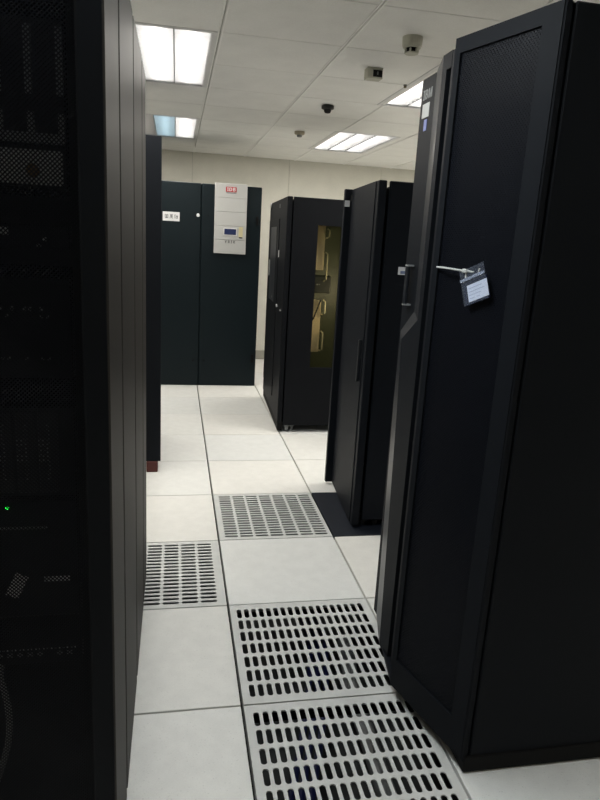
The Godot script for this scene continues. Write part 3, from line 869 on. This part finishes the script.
	for r in [[-0.024, -0.004, 0.05], [-0.024, -0.013, 0.058], [-0.026, -0.022, 0.045], [-0.026, -0.031, 0.02], [0.002, -0.031, 0.012]]:
		bx(paper, "printed_line", Vector3(r[0], r[1], 0.0), Vector3(r[0] + r[2], r[1] + 0.0022, 0.0004), M.print_pale, 0.0, card)
	st = mb()
	var pts := PackedVector3Array()
	for p in [Vector3(0.023, 1.447, 0.0035), Vector3(0.06, 1.447, 0.010), Vector3(0.12, 1.445, 0.014), Vector3(0.158, 1.444, 0.016), Vector3(0.188, 1.4435, 0.013)]:
		pts.append(o * p)
	tube(st, pts, 0.0027, 8)
	box(st, Vector3(0.148, 1.4385, 0.009), Vector3(0.165, 1.4495, 0.021), 0.002, o)
	part(t, "cable_tie", st, M.lightgray)
	for r in [[0.158, 1.444, 0.160, 1.426], [0.207, 1.444, 0.209, 1.454]]:
		st = mb()
		tube(st, PackedVector3Array([o * Vector3(r[0], r[1], 0.014), o * Vector3(r[2], r[3], 0.014)]), 0.002, 6)
		part(t, "eyelet", st, M.white)

# ---------------------------------------------------------------- small things on the ceiling
func build_ceiling_devices() -> void:
	var t := thing("smoke_detector", "largest pale round smoke detector, nearest the camera on the ceiling", "smoke detector", Vector3(0.83, CEIL, -1.31))
	var st := mb()
	lathe(st, [Vector2(0.001, 0.0), Vector2(0.047, 0.0), Vector2(0.045, -0.036), Vector2(0.040, -0.046), Vector2(0.001, -0.046)], 24)
	part(t, "base", st, M.detector)
	st = mb()
	lathe(st, [Vector2(0.001, -0.046), Vector2(0.026, -0.046), Vector2(0.026, -0.064), Vector2(0.001, -0.064)], 20)
	part(t, "sensor_chamber", st, M.dark)
	st = mb()
	for k in 6:
		var an := TAU * k / 6
		box(st, Vector3(-0.004, -0.066, -0.004), Vector3(0.004, -0.05, 0.004), 0.001, Transform3D(Basis(Vector3.UP, an), Vector3(cos(an) * 0.029, 0, -sin(an) * 0.029)))
	lathe(st, solid(0.032, -0.070, -0.064), 20)
	part(t, "cage", st, M.detector)

	t = thing("camera_box", "boxy ceiling device with a pale lower shell and dark window", "camera", Vector3(0.825, CEIL, -1.90))
	st = mb()
	box(st, Vector3(-0.055, -0.070, -0.045), Vector3(0.055, -0.060, 0.045), 0.002)
	box(st, Vector3(-0.055, -0.060, -0.045), Vector3(-0.015, 0.0, 0.045), 0.002)
	box(st, Vector3(-0.015, -0.060, -0.045), Vector3(0.055, 0.0, 0.025), 0.002)
	box(st, Vector3(-0.015, -0.014, 0.025), Vector3(0.055, 0.0, 0.045), 0.002)
	part(t, "shell", st, M.detector)
	bx(t, "dark_window", Vector3(-0.014, -0.059, 0.026), Vector3(0.054, -0.015, 0.038), M.rubber, 0.001)
	bx(t, "lens", Vector3(0.014, -0.046, 0.038), Vector3(0.024, -0.024, 0.041), M.gray, 0.002)

	t.scale = Vector3.ONE * 0.78

	t = thing("dome_camera", "small black dome device on the ceiling between the pale detectors", "camera", Vector3(0.81, CEIL, -2.95))
	st = mb()
	lathe(st, [Vector2(0.001, 0.0), Vector2(0.036, 0.0), Vector2(0.052, -0.006), Vector2(0.052, -0.028), Vector2(0.040, -0.034), Vector2(0.001, -0.034)], 20)
	part(t, "base", st, mat(Color(0.17, 0.17, 0.17), 0.5))
	st = mb()
	lathe(st, [Vector2(0.030, -0.034), Vector2(0.029, -0.048), Vector2(0.022, -0.060), Vector2(0.001, -0.065)], 20)
	part(t, "dome", st, M.rubber)

	t.scale = Vector3.ONE * 0.85

	t = thing("smoke_detector", "smallest smoke detector, farthest along the ceiling toward the back wall", "smoke detector", Vector3(0.835, CEIL, -4.16))
	st = mb()
	lathe(st, [Vector2(0.001, 0.0), Vector2(0.058, 0.0), Vector2(0.056, -0.026), Vector2(0.044, -0.034), Vector2(0.001, -0.034)], 20)
	part(t, "base", st, mat(Color(0.66, 0.63, 0.55), 0.5))
	st = mb()
	lathe(st, [Vector2(0.030, -0.034), Vector2(0.030, -0.050), Vector2(0.020, -0.058), Vector2(0.001, -0.058)], 16)
	part(t, "sensor_chamber", st, M.gray)

	t.scale = Vector3.ONE * 0.8

	t = thing("nozzle", "tiny brass-coloured nozzle on the ceiling beside the half-hidden light", "nozzle", Vector3(1.10, CEIL, -2.165))
	st = mb()
	lathe(st, solid(0.009, -0.018, 0.0, 0.003), 12)
	part(t, "body", st, mat(Color(0.42, 0.38, 0.28), 0.5))
	st = mb()
	lathe(st, solid(0.012, -0.006, 0.0, 0.002), 12)
	part(t, "collar", st, M.gray)

const LAMP := 1.6

func _ready() -> void:
	var cam := Camera3D.new()
	cam.name = "camera"
	add_child(cam)
	cam.position = Vector3(-0.22848, 1.49782, 1.80273)
	cam.rotation_order = EULER_ORDER_YXZ
	cam.rotation = Vector3(-0.242842, -0.199361, 0.0573107)
	cam.fov = rad_to_deg(2.0 * atan(400.0 / 641.628))
	cam.near = 0.02
	cam.current = true
	var env := Environment.new()
	env.background_mode = Environment.BG_COLOR
	env.background_color = Color(0, 0, 0)
	env.tonemap_mode = Environment.TONE_MAPPER_LINEAR
	env.tonemap_exposure = 1.62
	env.sdfgi_enabled = true
	env.ssao_enabled = true
	env.ssil_enabled = true
	var we := WorldEnvironment.new()
	we.name = "world_environment"
	we.environment = env
	add_child(we)
	make_materials()
	build_lights()
	build_room()
	build_air_conditioner()
	build_right_cabinet()
	build_left_cabinet()
	build_far_left_rack()
	build_middle_rack()
	build_window_cabinet()
	build_grates()
	build_ceiling_devices()
